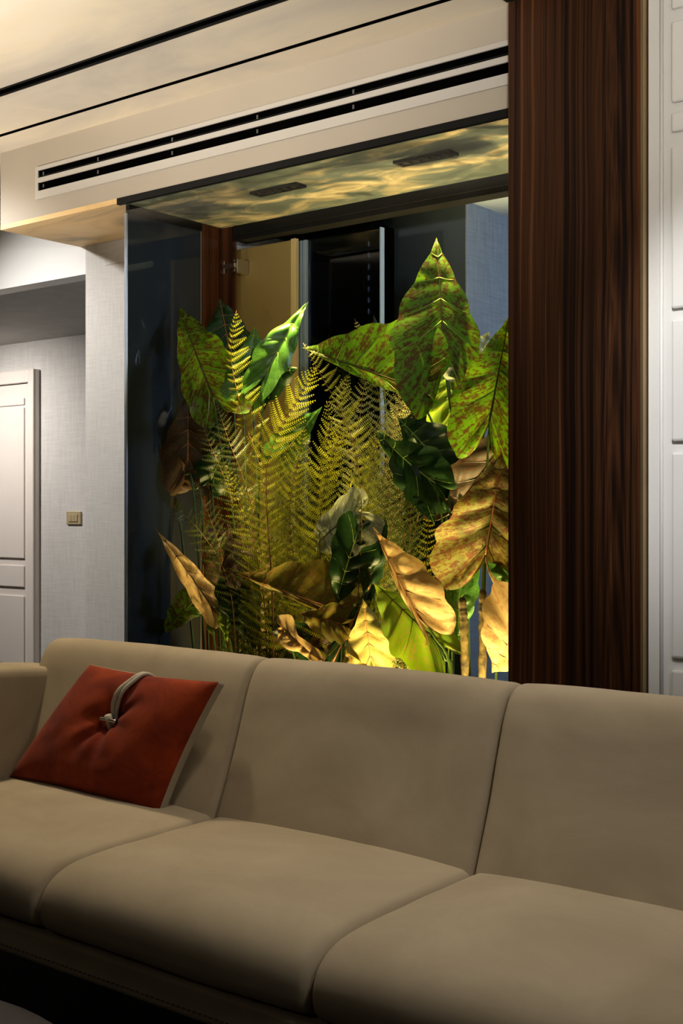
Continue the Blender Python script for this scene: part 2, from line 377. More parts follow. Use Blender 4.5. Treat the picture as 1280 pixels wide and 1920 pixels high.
# wood column and bronze edge
cl = st('trim_3', M['walnut'], XC0, XC1, YB-.03, 3.84, 0, ZC-.003); cl['label'] = 'wide column clad in dark striped walnut right of the plants'
box('edge_strip', M['brass'], XC1+.0005, XC1+.009, YB-.031, YB+.01, 0, ZC-.003, cl)
box('edge_strip', M['walnut2'], XC1-.006, XC1+.0, YB-.033, YB-.0305, 0, ZC-.003, cl)
# white panelled cabinetry right of the column
wb = st('wall_panelled', M['white'], XC1+.012, 1.5, YB+.005, YB+.25, 0, ZC-.002)
ax = at(1238, 900, YB).x; bx_ = at(1243, 900, YB).x; px_ = at(1261, 900, YB).x
MB().box(XC1+.012, ax, YB-.004, YB+.0045, 0, ZC-.002).build('side_board', M['white'], wb, .002)
MB().tube([(ax+.0035, YB-.003, 0), (ax+.0035, YB-.003, ZC-.002)], .005, k=10).build('corner_bead', M['white'], wb, smooth=True)
MB().box(ax+.008, 1.5, YB-.0, YB+.0048, 0, ZC-.002).build('face_board', M['white'], wb, .001)
for zt, zb in ((2.70, 2.585), (2.552, 2.326), (2.300, 2.244), (2.207, 1.755), (1.726, 1.388), (1.358, .788), (.756, .2)):
    for xa in (px_, px_+.55):
        MB().box(xa, xa+.48, YB-.014, YB-.0005, zb, zt).build('raised_panel', M['white'], wb, .007)
# ------------------------------------------------------------------ alcove
st('trim_4', M['soil'], XL, XC0, YB+.03, 3.84, 0, .12)
g = thing('front_glass', 'clear glass front of the plant alcove', 'glass', ((XL+XC0)/2, YB+.015, .0)); g['kind'] = 'structure'; del g['category']
box('pane', M['glass'], XL+.004, XC0-.001, YB+.014, YB+.015, .12, ZS-.03, g)
g2 = thing('smoked_side_pane', 'dark smoked mirror pane on the left side of the plant alcove', 'glass', (XL, 3.5, .12))
box('pane', M['smoke'], XL-.012, XL, YB+.0345, YP-.002, .12, ZS-.035, g2)
box('pane_edge', M['alu'], XL-.012, XL+.001, YB+.028, YB+.034, .12, ZS-.035, g2)
box('rail', M['black'], XL-.012, XL+.008, YB+.036, YP-.002, ZS-.034, ZS-.001, g2)
# rear opening: walnut post, head frame
rp = st('trim_5', M['walnut2'], XL+.001, XL+.006, YP+.001, 3.8195, .12, ZS-.001)
box('post_face', M['walnut2'], XL+.001, -3.585, 3.82, 3.85, .12, ZS-.001, rp)
hf = st('trim_6', M['black'], -3.58, XC0, 3.82, 3.85, ZS-.04, ZS-.001)
box('head_lining', M['black'], -3.58, XC0, 3.826, 3.90, ZS-.062, ZS-.0405, hf)
# ochre cupboard door with hinge
xo0 = at(437, 900, 3.88).x; xo1 = at(545, 900, 3.88).x
od = thing('cupboard_door', 'ochre cupboard door on a chrome hinge behind the left plants', 'door', (xo0, 3.88, .1))
MB().box(xo0, xo1, 3.88, 3.90, .1, 2.315).build('door_board', M['ochre'], od, .002)
MB().box(xo1+.0005, at(560, 900, 3.9).x, 3.878, 3.90, .1, 2.32).build('edge_strip', M['ochre2'], od, .002)
hp = at(433, 500, 3.81)
hg = MB()
hg.box(hp.x-.045, hp.x-.030, 3.800, 3.8195, hp.z-.028, hp.z+.028)
hg.box(hp.x-.034, hp.x+.034, 3.795, 3.806, hp.z-.008, hp.z+.012)
hg.box(hp.x+.022, hp.x+.040, 3.806, 3.878, hp.z-.030, hp.z+.030)
hg.build('hinge', M['chrome'], od, .003)
for dx in (-.038, .031):
    for dz in (-.021, .021):
        MB().tube([(hp.x+dx, 3.797, hp.z+dz), (hp.x+dx, 3.79, hp.z+dz)], .006, k=10).build('hinge_screw', M['chrome'], od)
# aluminium framed tinted sliding door
sd = thing('tinted_glass_door', 'tall tinted glass door in a blue grey metal frame behind the ferns', 'door', (-3.1, 3.92, .1))
xa0 = at(560, 900, 3.92).x; xa1 = at(577, 900, 3.92).x; xb0 = at(690, 900, 3.92).x; xb1 = at(715, 900, 3.92).x
for k in range(4):
    w = (xa1-xa0)/4
    MB().box(xa0+k*w, xa0+(k+.8)*w, 3.915-.004*(k % 2), 3.94, .1, 2.315).build('stile', M['bluem'], sd, .001)
MB().box(xb1-.006, xb1, 3.915, 3.94, .1, 2.315).build('stile', M['bluem'], sd, .001)
MB().box(xa1, xb1-.0065, 3.924, 3.930, .1, 2.315).build('pane', M['tint'], sd)
for k in range(7):
    zz = 2.26-.045*k
    MB().box(xb0-.02, xb0-.008, 3.931, 3.945, zz-.012, zz+.012).build('hinge_knuckle', M['chrome'], sd, .003)
# dark tall cabinet and slate wall block in the back room
kb = thing('tall_cabinet', 'tall black cabinet seen through the tinted door behind the ferns', 'cabinet', (-3.2, 4.2, 0))
kx0, kx1 = at(560, 900, 4.1).x, at(692, 900, 4.1).x
MB().box(kx0-.02, kx1, 4.1, 4.28, 0, 2.4).build('body', M['blackm'], kb, .003)
MB().box(kx0+.02, kx1-.02, 4.085, 4.0995, .1, 2.3).build('door', M['blackm'], kb, .003)
yb = 4.3; xk = at(873, 900, yb).x; zr = 2.469
wbk = st('wall_back', M['navy'], XL-.2, xk-.002, yb, 7, 0, zr)
box('paper_face', M['linen_blue'], xk-.002, xk+.002, yb, 7, 0, zr, wbk)
st('ceiling_3', M['bluew'], XL-.2, 3, 3.86, 7, zr, zr+.1)
st('floor_3', M['bluefl'], XL-.2, 3, 3.84, 7, -.1, 0)
st('wall_back_2', M['linen_blue'], xk, 3, 7, 7.1, 0, zr)
# recessed downlights (black grid heads)
for i, (x, lab) in enumerate(((-3.026, 'black recessed downlight with small lenses nearer the smoked pane'), (-2.36, 'black recessed downlight with small lenses nearer the walnut column'))):
    t_ = thing('recessed_downlight', lab, 'light', (x, 3.473, ZS), 'downlights in the alcove ceiling')
    fr = MB(); X0, X1, Y0_, Y1_ = x-.115, x+.115, 3.443, 3.503
    fr.box(X0, X1, Y0_, Y0_+.010, ZS-.010, ZS); fr.box(X0, X1, Y1_-.010, Y1_, ZS-.010, ZS); fr.box(X0, X0+.012, Y0_+.010, Y1_-.010, ZS-.010, ZS); fr.box(X1-.012, X1, Y0_+.010, Y1_-.010, ZS-.010, ZS)
    fr.build('rim', M['black'], t_)
    box('back_plate', M['blackm'], X0+.012, X1-.012, Y0_+.01, Y1_-.01, ZS-.003, ZS-.001, t_)
    for k in range(5):
        cx = x-.08+k*.04
        pts = []; V = []; Fc = []
        for ring, (r, z) in enumerate(((.017, ZS-.009), (.014, ZS-.008), (.008, ZS-.0035))):
            for j in range(12): V.append((cx+r*math.cos(j*PI/6), 3.473+r*math.sin(j*PI/6), z))
        for q in range(2):
            for j in range(12): Fc.append([q*12+j, q*12+(j+1) % 12, q*12+12+(j+1) % 12, q*12+12+j])
        Fc.append([24+j for j in range(12)])
        mesh_obj('lens_cup', V, Fc, M['alu'] if False else M['black'], t_, True)
# ------------------------------------------------------------------ plants
OUT = [(0, .0), (-.12, .06), (-.24, .15), (-.30, .26), (-.27, .37), (-.14, .46), (.04, .50), (.19, .475), (.34, .415), (.49, .335), (.63, .245), (.76, .155), (.87, .075), (.945, .028), (1.0, 0)]
def outline(q):
    u = q*(len(OUT)-1); k = min(int(u), len(OUT)-2); t = u-k
    P = [OUT[max(k-1, 0)], OUT[k], OUT[k+1], OUT[min(k+2, len(OUT)-1)]]
    r = []
    for i in (0, 1):
        a, b, c, d = (p[i] for p in P); r.append(.5*(2*b+(c-a)*t+(2*a-5*b+4*c-d)*t*t+(3*b-a-3*c+d)*t**3))
    return r
NV = 7
def leaf(parent, p0, p1, wl, wr, Y, mat, vein, roll=0, arch=.06, fold=0.12, wave=.020, puff=.010, lobe=1.0, stem=None, dy=0, seed=0, scal=.15, stemr=.005, droop=0, midrib=None):
    """p0,p1 = petiole joint / tip in the alcove plane; wl, wr half widths as a fraction of length."""
    Y += .04; P0 = at(p0[0], p0[1], Y); P1 = at(p1[0], p1[1], Y+dy)
    L = (P1-P0).length; a = (P1-P0)/L; cvec = (CAM-(P0+P1)/2).normalized()
    n = (cvec-a*cvec.dot(a)).normalized(); n = (Matrix.Rotation(math.radians(roll), 3, a) @ n); b = a.cross(n)
    rnd = random.Random(seed*31+int(p0[0])); ph = rnd.random()*6
    def pt(q, r, s):
        e, lat = outline(q)
        if e < 0: e *= lobe
        lat *= 2*(wr if s > 0 else wl)
        sc = 1+scal*abs(math.sin(PI*q*NV))*min(1, 4*q)-scal*.5+.05*math.sin(q*9+ph+s)
        if q > .92: sc = 1
        m = 0 if q < .22 else ((q-.22)/.78)**.92
        M0 = (m, 0); x = m+(e-m)*r; y = lat*sc*r
        # veins sweep forward: bow the row
        x += .05*math.sin(PI*r)*(1-q)*(-1 if q < .3 else -.6)
        z = arch*4*max(0, x)*(1-max(0, x)) - droop*max(0, x)**3 - (.25*arch*abs(min(0, x))*6)
        z += fold*abs(y)*1.0 - fold*.9*y*y*2
        z += puff/L*abs(math.sin(PI*q*NV))*math.sin(PI*min(1, r*1.05))**.7*(1 if r < .999 else 0)*min(1, 5*(1-q))
        z += wave/L*math.sin(q*NV*PI*.66+ph+s*1.3)*r*r*min(1, 4*(1-q))
        return P0 + a*(x*L) + b*(s*y*L) + n*(z*L)
    NQ, NR = 48, 8
    V, Fc, U = [], [], []
    for s in (-1, 1):
        o = len(V)
        for i in range(NQ+1):
            for j in range(NR+1):
                V.append(pt(i/NQ, j/NR, s)); U.append((i/NQ*NV+(0 if s > 0 else 20), j/NR))
        for i in range(NQ):
            for j in range(NR):
                k = o+i*(NR+1)+j; f = [k, k+1, k+NR+2, k+NR+1]
                Fc.append(f if s > 0 else f[::-1])
    lo = mesh_obj('leaf', V, Fc, mat, parent, True, U)
    bm = bmesh.new(); bm.from_mesh(lo.data); bmesh.ops.remove_doubles(bm, verts=bm.verts, dist=1e-5); bm.to_mesh(lo.data); bm.free()
    vm = MB(); off = n*.0012
    mid = [pt(.22+.76*i/16, 0, 1)+off for i in range(17)]; MB().tube(mid, .0034*min(1.3, L/.35), .0008, 5).build('midrib', midrib or vein, lo, smooth=True)
    for s in (-1, 1):
        for k in range(1, NV):
            q = k/NV
            if q > .93: continue
            vm.tube([pt(q, r, s)+off for r in (0, .2, .4, .6, .78, .9)], .0017*min(1.3, L/.35), .0004, 4)
    vo = vm.build('veins', vein, lo, smooth=True); vo['kind'] = 'stuff'
    if stem:
        pts = [P0+n*-.002]+[at(x, y, Y+yy) for x, y, yy in stem]
        MB().tube(bez(pts, 14), stemr*.7, stemr, 8).build('stem', M['stem'], lo, smooth=True)
    return lo
def frond(parent, pts, w, Y, mat=None, dy=0, roll=0, seed=0, gap=.034, basew=.75, start=.12, ang=66, side=(1, 1), back=(0, 0)):
    """pts = rachis points from tip to base; side = length factor left/right; back = how far each half folds away."""
    mat = mat or M['fern']; rnd = random.Random(seed+int(pts[0][0])*7); n_ = len(pts)
    P = [at(x, y, Y+dy*(1-i/(n_-1))) for i, (x, y) in enumerate(pts)][::-1]
    D = bez(P, 240); cum = [0]
    for i in range(240): cum.append(cum[-1]+(D[i+1]-D[i]).length)
    L = cum[-1]; C = []; q = 0
    for i in range(61):
        while q < 239 and cum[q+1] < L*i/60: q += 1
        C.append(D[q].lerp(D[q+1], min(1, (L*i/60-cum[q])/max(1e-9, cum[q+1]-cum[q]))))
    rac = MB().tube(C, .0030, .0007, 5).build('frond', M['rachis'], parent, smooth=True)
    V = []; Fc = []; t = start
    while t < .992:
        u = t*60; k = min(int(u), 59); p = C[k].lerp(C[k+1], u-k)
        a = (C[min(k+2, 60)]-C[max(k-1, 0)]).normalized()
        c = (CAM-p).normalized(); nn = (c-a*c.dot(a)).normalized(); nn = Matrix.Rotation(math.radians(roll), 3, a) @ nn; b = a.cross(nn)
        s_ = (t-start)/(1-start)
        prof = min(1, basew+(1-basew)*s_/.2)*(1-math.exp(-((1-t)*L/.20)**.95))
        t += gap*(.28+.72*prof)/L
        for s in (-1, 1):
            ln = w*max(prof, .04)*(1+.10*rnd.uniform(-1, 1))*side[0 if s < 0 else 1]
            if ln < .004: continue
            fb = back[0 if s < 0 else 1]
            an = math.radians(ang-12*s_+rnd.uniform(-9, 9))
            d = (a*math.cos(an)+b*s*math.sin(an)*math.cos(fb)-nn*math.sin(fb)+nn*rnd.uniform(-.40, .22)).normalized()
            sd_ = nn.cross(d).normalized(); m = max(2, int(ln/.0066)); dr = rnd.uniform(.0, .38); up = rnd.uniform(.10, .22)
            def on(r): return p+d*(ln*r)-nn*(dr*ln*r*r)+a*(up*ln*r*r)
            q0 = len(V); h = .0009
            V += [on(0)+sd_*h, on(0)-sd_*h, on(.55)-sd_*h, on(1), on(.55)+sd_*h]; Fc.append([q0, q0+1, q0+2, q0+3, q0+4])
            for j in range(m):
                r = (j+.6)/m; o = on(r); pl = min(.0122, .0028+ln*.095)*(1-r)**.4+.0012; hw = ln/m*.30*(1-.35*r)
                for s2 in (-1, 1):
                    dd = (sd_*s2+d*.5-nn*.15).normalized(); q0 = len(V)
                    V += [o-d*hw, o-d*hw*.55+dd*pl*.7, o+dd*pl, o+d*hw*.8+dd*pl*.75, o+d*hw]
                    Fc.append([q0, q0+1, q0+2, q0+3, q0+4])
    lf_ = mesh_obj('leaflets', V, Fc, mat, rac); lf_['kind'] = 'stuff'
    return rac
def plant(label, x, y=3.5, name='elephant_ear_plant', cat='plant', group='artificial elephant ear plants in the alcove'):
    return thing(name, label, cat, (x, y, .12), group)
# PLANTS-BEGIN
V_d, V_l, V_p = M['V_dark'], M['V_lite'], M['V_pink']
# 1 tall plant by the column
A = plant('tall elephant ear plant whose blotched green leaves rise highest, beside the walnut column', -2.15)
leaf(A, (832, 668), (818, 445), .43, .30, 3.47, M['L_mott'], V_l, 8, .02, .05, stem=[(842, 740, .01), (850, 800, .01), (868, 1000, .02), (880, 1300, .03), (885, 1700, .03)], lobe=1.7, stemr=.008, midrib=V_d, puff=.006, wave=.010, scal=.13, seed=1)
leaf(A, (765, 722), (566, 652), .08, .42, 3.43, M['L_mott'], V_l, 0, .01, .05, stem=[(800, 770, .03), (840, 880, .05), (866, 1100, .06), (880, 1500, .06)], lobe=.9, midrib=V_d, wave=.008, scal=.13, seed=2, puff=.006)
leaf(A, (917, 790), (956, 588), .37, .36, 3.41, M['L_mott'], V_l, -4, .02, .05, stem=[(912, 900, .03), (905, 1100, .06), (900, 1600, .08)], lobe=1.3, midrib=V_d, puff=.006, wave=.010, scal=.13, seed=3)
leaf(A, (868, 705), (916, 622), .45, .35, 3.53, M['L_silver'], V_l, 20, .05, .1, stem=[(870, 800, 0), (880, 1300, 0)], seed=4, dy=.10)
leaf(A, (846, 775), (832, 675), .45, .40, 3.55, M['L_lime'], V_l, 0, .04, .1, stem=[(852, 900, 0), (870, 1300, 0)], seed=5)
leaf(A, (862, 945), (985, 770), .30, .34, 3.50, M['L_brown'], V_d, 5, .03, .1, stem=[(870, 1050, 0), (880, 1400, 0)], seed=6)
# 2 dark plant right of the ferns
B = plant('elephant ear plant with dark glossy green leaves right of the ferns', -2.45)
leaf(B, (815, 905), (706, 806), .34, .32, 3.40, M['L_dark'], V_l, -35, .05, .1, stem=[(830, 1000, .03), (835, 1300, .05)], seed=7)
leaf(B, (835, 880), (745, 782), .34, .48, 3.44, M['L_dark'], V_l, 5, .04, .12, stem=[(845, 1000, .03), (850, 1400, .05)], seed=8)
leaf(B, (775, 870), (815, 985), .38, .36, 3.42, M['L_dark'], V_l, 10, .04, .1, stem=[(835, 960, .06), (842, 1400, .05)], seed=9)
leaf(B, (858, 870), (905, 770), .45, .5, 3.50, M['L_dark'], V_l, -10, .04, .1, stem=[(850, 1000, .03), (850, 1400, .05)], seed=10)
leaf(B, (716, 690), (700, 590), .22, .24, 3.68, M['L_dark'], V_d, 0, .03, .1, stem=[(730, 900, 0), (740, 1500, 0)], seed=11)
# 3 mottled gold leaf plant near column
Cc = plant('elephant ear plant with one large red and gold mottled leaf against the walnut column', -2.08, 3.38)
leaf(Cc, (910, 1040), (940, 848), .50, .50, 3.40, M['L_gold'], V_d, 4, .03, .06, stem=[(908, 1150, .02), (905, 1300, .03), (902, 1700, .04)], lobe=1.3, midrib=V_p, seed=12, puff=.012, wave=.016, dy=-.05)
leaf(Cc, (985, 1150), (922, 1262), .5, .46, 3.36, M['L_pink'], V_d, 0, .06, .08, stem=[(975, 1250, .02), (930, 1700, .03)], midrib=V_p, seed=13, puff=.012, lobe=1.0, dy=.07)
leaf(Cc, (948, 1010), (958, 1130), .4, .4, 3.46, M['L_green'], V_l, 0, .05, .1, stem=[(930, 1250, .02), (925, 1700, .03)], seed=14)
leaf(Cc, (862, 1085), (858, 1210), .3, .3, 3.48, M['L_green'], V_l, 0, .05, .1, stem=[(880, 1250, .02), (890, 1700, .03)], seed=15)
for (x0_, ya, x1_, yb_) in ((866, 1120, 870, 1800), (905, 1105, 897, 1800)):
    P_ = bez([at(x0_, ya, 3.42), at((x0_+x1_)/2+3, 1250, 3.42), at(x1_, yb_, 3.43)], 44)
    MB().tube(P_, lambda t: .0135+.0012*math.sin(t*95)+.0008*math.sin(t*41)-.006*max(0, .04-t)/.04, 0, 10).build('trunk', M['bark'], Cc, smooth=True)
# 4 front low plant centre right
D = plant('low elephant ear plant with a narrow tan leaf above a bright lime leaf', -2.35, 3.36)
leaf(D, (786, 1157), (699, 988), .06, .36, 3.37, M['L_pink'], V_d, -12, .03, .10, stem=[(815, 1195, .01), (845, 1260, .02), (860, 1500, .05)], midrib=V_p, seed=16, puff=.014, lobe=1.0, dy=-.08)
leaf(D, (806, 1192), (700, 1092), .50, .22, 3.40, M['L_lime'], V_d, 5, .03, .05, stem=[(835, 1235, .01), (850, 1275, .02), (870, 1600, .05)], seed=17, lobe=1.6, stemr=.007, dy=-.06)
# 5 gold low plant
E = plant('low elephant ear plant with two upright golden leaves behind the middle backrest', -2.62, 3.34)
leaf(E, (695, 1240), (680, 1122), .36, .38, 3.38, M['L_goldp'], V_d, 0, .02, .06, stem=[(700, 1300, .01), (705, 1500, .02)], midrib=V_p, seed=18, scal=.09, dy=-.06)
leaf(E, (685, 1300), (648, 1218), .50, .36, 3.36, M['L_goldp'], V_d, 0, .03, .06, stem=[(690, 1400, .01), (695, 1500, .02)], midrib=V_p, seed=19, dy=-.05)
leaf(E, (625, 1240), (705, 1075), .08, .06, 3.36, M['L_dark'], V_p, 0, .03, .1, stem=[(640, 1300, .01), (650, 1500, .02)], seed=20)
# 6 centre dark plant
G = plant('elephant ear plant with folded dark and silvery green leaves in front of the ferns', -2.7, 3.4)
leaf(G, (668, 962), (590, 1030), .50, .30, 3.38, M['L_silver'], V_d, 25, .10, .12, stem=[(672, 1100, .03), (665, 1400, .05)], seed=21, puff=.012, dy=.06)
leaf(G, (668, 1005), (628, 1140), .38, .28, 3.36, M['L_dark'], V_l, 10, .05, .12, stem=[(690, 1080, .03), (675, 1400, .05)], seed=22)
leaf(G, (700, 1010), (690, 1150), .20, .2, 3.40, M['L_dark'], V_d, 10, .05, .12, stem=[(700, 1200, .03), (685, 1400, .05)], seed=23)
# 7 bronze plant centre left
H = plant('elephant ear plant with arching olive bronze leaves behind the left seam of the backrest', -2.95, 3.38)
leaf(H, (618, 1140), (442, 1076), .05, .36, 3.35, M['L_olive'], V_p, 0, .05, .06, stem=[(625, 1200, .02), (600, 1500, .03)], seed=24, lobe=.9, dy=-.04)
leaf(H, (640, 1170), (560, 1150), .34, .35, 3.34, M['L_olive'], V_p, 0, .05, .08, stem=[(640, 1250, .02), (620, 1500, .03)], seed=25)
leaf(H, (575, 1215), (490, 1155), .18, .30, 3.36, M['L_dark'], V_d, 0, .05, .10, stem=[(590, 1260, .02), (600, 1500, .03)], seed=26)
leaf(H, (540, 1185), (612, 1245), .25, .25, 3.33, M['L_pink'], V_p, 35, .05, .10, stem=[(560, 1280, .02), (580, 1500, .03)], seed=27)
leaf(H, (455, 1075), (425, 980), .35, .35, 3.42, M['L_brown'], V_d, 20, .05, .10, stem=[(480, 1150, .02), (500, 1500, .03)], seed=28)
leaf(H, (650, 1190), (560, 1235), .32, .3, 3.39, M['L_brown'], V_d, 0, .05, .08, stem=[(650, 1290, .02), (620, 1500, .03)], seed=55)
# 8 left profile leaf plant
I = plant('elephant ear plant with a tan leaf seen edge on pointing at the smoked pane', -3.2, 3.38)
leaf(I, (405, 1150), (292, 992), .13, .12, 3.38, M['L_pink'], V_d, 15, .04, .10, stem=[(422, 1180, .01), (440, 1240, .02), (450, 1500, .04)], seed=29, lobe=.4, puff=.010, wave=.006, stemr=.006, dy=-.05)
leaf(I, (400, 1128), (400, 1200), .25, .25, 3.40, M['L_mott'], V_d, 30, .04, .1, stem=[(430, 1240, .02), (450, 1500, .04)], seed=30)
leaf(I, (425, 1150), (424, 1212), .26, .24, 3.39, M['L_lime'], V_d, 15, .04, .1, stem=[(436, 1240, .02), (450, 1500, .04)], seed=31)
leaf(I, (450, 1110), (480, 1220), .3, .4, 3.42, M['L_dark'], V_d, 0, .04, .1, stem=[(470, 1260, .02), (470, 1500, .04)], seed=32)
# 9 tall left plant
J = plant('tall elephant ear plant with pointed green leaves in front of the ochre door', -3.3, 3.5)
leaf(J, (400, 745), (334, 573), .22, .34, 3.44, M['L_mott'], V_l, -8, .04, .10, stem=[(415, 850, .02), (440, 1000, .03), (470, 1500, .05)], midrib=V_d, puff=.006, wave=.012, scal=.13, seed=33, lobe=.9, dy=.05)
leaf(J, (430, 655), (412, 560), .46, .46, 3.56, M['L_dark'], V_p, 0, .04, .10, stem=[(440, 800, .0), (470, 1500, .0)], seed=34)
leaf(J, (455, 725), (478, 612), .30, .42, 3.49, M['L_green'], V_l, 10, .04, .10, stem=[(460, 900, .0), (480, 1500, .0)], seed=35, dy=.07)
leaf(J, (498, 702), (579, 565), .24, .20, 3.40, M['L_green'], V_l, -20, .06, .14, stem=[(490, 800, .02), (485, 1000, .03), (490, 1500, .05)], seed=36, puff=.012, lobe=1.1, dy=.14)
leaf(J, (470, 715), (560, 690), .35, .5, 3.52, M['L_dark'], V_l, 0, .04, .10, stem=[(480, 900, .0), (490, 1500, .0)], seed=37)
leaf(J, (530, 850), (604, 762), .30, .24, 3.50, M['L_green'], V_l, 0, .06, .10, stem=[(520, 1000, .0), (510, 1500, .0)], seed=38)
# 10 brown left plant
K = plant('elephant ear plant with drooping brown leaves closest to the smoked pane', -3.42, 3.5)
leaf(K, (352, 872), (352, 735), .36, .40, 3.50, M['L_brown'], V_p, 0, .05, .10, stem=[(365, 915, .0), (380, 970, .01), (400, 1500, .02)], seed=39, lobe=1.4)
leaf(K, (345, 885), (305, 930), .5, .5, 3.49, M['L_brown'], V_p, 0, .05, .10, stem=[(365, 950, .0), (400, 1500, .02)], seed=40)
leaf(K, (318, 905), (282, 852), .3, .3, 3.52, M['L_mott'], V_l, 10, .05, .10, stem=[(340, 1000, .0), (390, 1500, .02)], seed=41)
leaf(K, (420, 1060), (395, 960), .34, .3, 3.50, M['L_brown'], V_p, 0, .05, .10, stem=[(420, 1150, .0), (400, 1500, .02)], seed=42)
leaf(K, (372, 1120), (298, 1190), .2, .25, 3.46, M['L_mott'], V_l, 0, .05, .10, stem=[(400, 1180, .0), (410, 1500, .02)], seed=43)
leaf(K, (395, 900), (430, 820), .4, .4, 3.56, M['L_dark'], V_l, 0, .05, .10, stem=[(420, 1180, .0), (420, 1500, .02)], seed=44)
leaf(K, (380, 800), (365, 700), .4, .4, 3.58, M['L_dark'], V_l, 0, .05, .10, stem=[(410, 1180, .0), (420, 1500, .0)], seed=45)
# ferns
def fern(label, x, y): return thing('fern_plant', label, 'fern', (x, y, .12), 'artificial ferns in the alcove')
Fa = fern('fern with the tall bright frond in front of the ochre door', -3.1, 3.4)
frond(Fa, [(443, 582), (436, 625), (434, 680), (447, 745), (462, 805), (480, 850), (500, 960), (510, 1150), (515, 1500)], .125, 3.38, start=.30, side=(.62, 1), back=(1.0, .1), ang=74)
frond(Fa, [(592, 686), (563, 742), (531, 793), (510, 840), (500, 885), (502, 980), (512, 1150), (515, 1500)], .125, 3.37, start=.34, side=(1, .95), back=(.1, .3), ang=66)
frond(Fa, [(372, 772), (392, 830), (418, 890), (445, 980), (480, 1150), (510, 1500)], .085, 3.42, M['fernd'], start=.3)
frond(Fa, [(405, 755), (430, 830), (460, 910), (490, 1040), (510, 1500)], .12, 3.45, M['fernd'], start=.3)
frond(Fa, [(420, 870), (450, 950), (480, 1030), (500, 1200), (510, 1500)], .11, 3.43, start=.25)
frond(Fa, [(600, 1050), (560, 1090), (530, 1150), (520, 1240), (515, 1500)], .09, 3.44, M['fernd'], start=.25)
Fb = fern('fern with the arching frond left of the horizontal green leaf', -2.75, 3.42)
frond(Fb, [(568, 643), (600, 700), (636, 766), (660, 822), (672, 880), (678, 980), (670, 1150), (660, 1500)], .115, 3.40, start=.3, side=(.45, .95), back=(.9, .1), ang=74)
frond(Fb, [(612, 752), (618, 800), (600, 880), (590, 980), (600, 1150), (640, 1500)], .10, 3.43, start=.28)
frond(Fb, [(570, 800), (560, 860), (545, 930), (548, 1030), (590, 1200), (640, 1500)], .115, 3.45, start=.28)
frond(Fb, [(650, 780), (625, 850), (605, 930), (600, 1040), (620, 1200), (645, 1500)], .105, 3.42, start=.28)
frond(Fb, [(720, 800), (700, 850), (690, 930), (690, 1050), (670, 1500)], .105, 3.44, start=.28)
frond(Fb, [(540, 830), (532, 900), (530, 980), (550, 1100), (620, 1500)], .10, 3.46, start=.28)
Fc_ = fern('pale fern reaching up behind the horizontal green leaf', -2.6, 3.58)
frond(Fc_, [(664, 597), (685, 650), (705, 720), (715, 820), (715, 1000), (710, 1500)], .075, 3.62, M['fernp'], start=.35)
frond(Fc_, [(722, 612), (738, 660), (742, 720), (738, 820), (725, 1000), (710, 1500)], .08, 3.62, M['fernp'], start=.35)
frond(Fc_, [(688, 690), (680, 740), (672, 820), (680, 920), (700, 1500)], .10, 3.56, M['fernp'], start=.35)
frond(Fc_, [(792, 765), (765, 760), (738, 790), (725, 860), (712, 1000), (705, 1500)], .09, 3.55, M['fernp'], start=.35)
frond(Fc_, [(655, 700), (640, 750), (650, 830), (670, 950), (700, 1500)], .10, 3.58, M['fernp'], start=.35)
frond(Fc_, [(760, 700), (748, 760), (738, 850), (725, 960), (705, 1500)], .10, 3.57, M['fernp'], start=.35)
Fd = fern('fern hanging in shade beneath the dark glossy leaves', -2.5, 3.48)
frond(Fd, [(805, 950), (802, 1000), (798, 1060), (790, 1160), (780, 1500)], .075, 3.47, start=.4, ang=80)
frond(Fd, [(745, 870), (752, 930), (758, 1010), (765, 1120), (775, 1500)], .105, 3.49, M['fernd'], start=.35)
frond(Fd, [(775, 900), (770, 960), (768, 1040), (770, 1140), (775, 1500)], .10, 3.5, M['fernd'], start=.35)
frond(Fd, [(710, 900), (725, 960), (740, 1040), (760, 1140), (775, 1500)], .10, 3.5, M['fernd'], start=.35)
frond(Fd, [(738, 1175), (745, 1210), (755, 1250), (762, 1320), (770, 1500)], .06, 3.40, M['fernp'], start=.3, ang=70)
frond(Fd, [(800, 1205), (785, 1235), (775, 1270), (770, 1330), (772, 1500)], .06, 3.42, M['fernp'], start=.3, ang=70)
Fe = fern('dim fern leaning towards the smoked pane at the left', -3.35, 3.42)
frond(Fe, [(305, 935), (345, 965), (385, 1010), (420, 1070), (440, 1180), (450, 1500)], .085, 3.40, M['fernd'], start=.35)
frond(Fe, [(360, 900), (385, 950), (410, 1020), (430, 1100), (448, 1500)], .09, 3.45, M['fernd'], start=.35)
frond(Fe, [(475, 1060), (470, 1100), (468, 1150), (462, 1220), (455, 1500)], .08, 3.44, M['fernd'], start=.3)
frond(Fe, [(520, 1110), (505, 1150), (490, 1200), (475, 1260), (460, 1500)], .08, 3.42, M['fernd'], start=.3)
frond(Fe, [(440, 1120), (446, 1160), (452, 1210), (455, 1260), (455, 1500)], .06, 3.46, M['fern'], start=.3)
rf_ = random.Random(11)
for k in range(16):
    bx0 = rf_.uniform(520, 700); tx = bx0+rf_.uniform(-70, 110); ty = rf_.uniform(770, 980); Yk = rf_.uniform(3.46, 3.62)
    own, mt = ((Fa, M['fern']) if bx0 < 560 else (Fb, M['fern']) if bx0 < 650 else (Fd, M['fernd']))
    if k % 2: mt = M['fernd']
    frond(own, [(tx, ty), ((tx*2+bx0)/3+6, ty+110), ((tx+bx0)/2, ty+220), (bx0, ty+380), (bx0, 1500)], rf_.uniform(.09, .12), Yk, mt, start=.25, roll=rf_.uniform(-55, 55), side=(rf_.uniform(.6, 1), rf_.uniform(.6, 1)), seed=k)
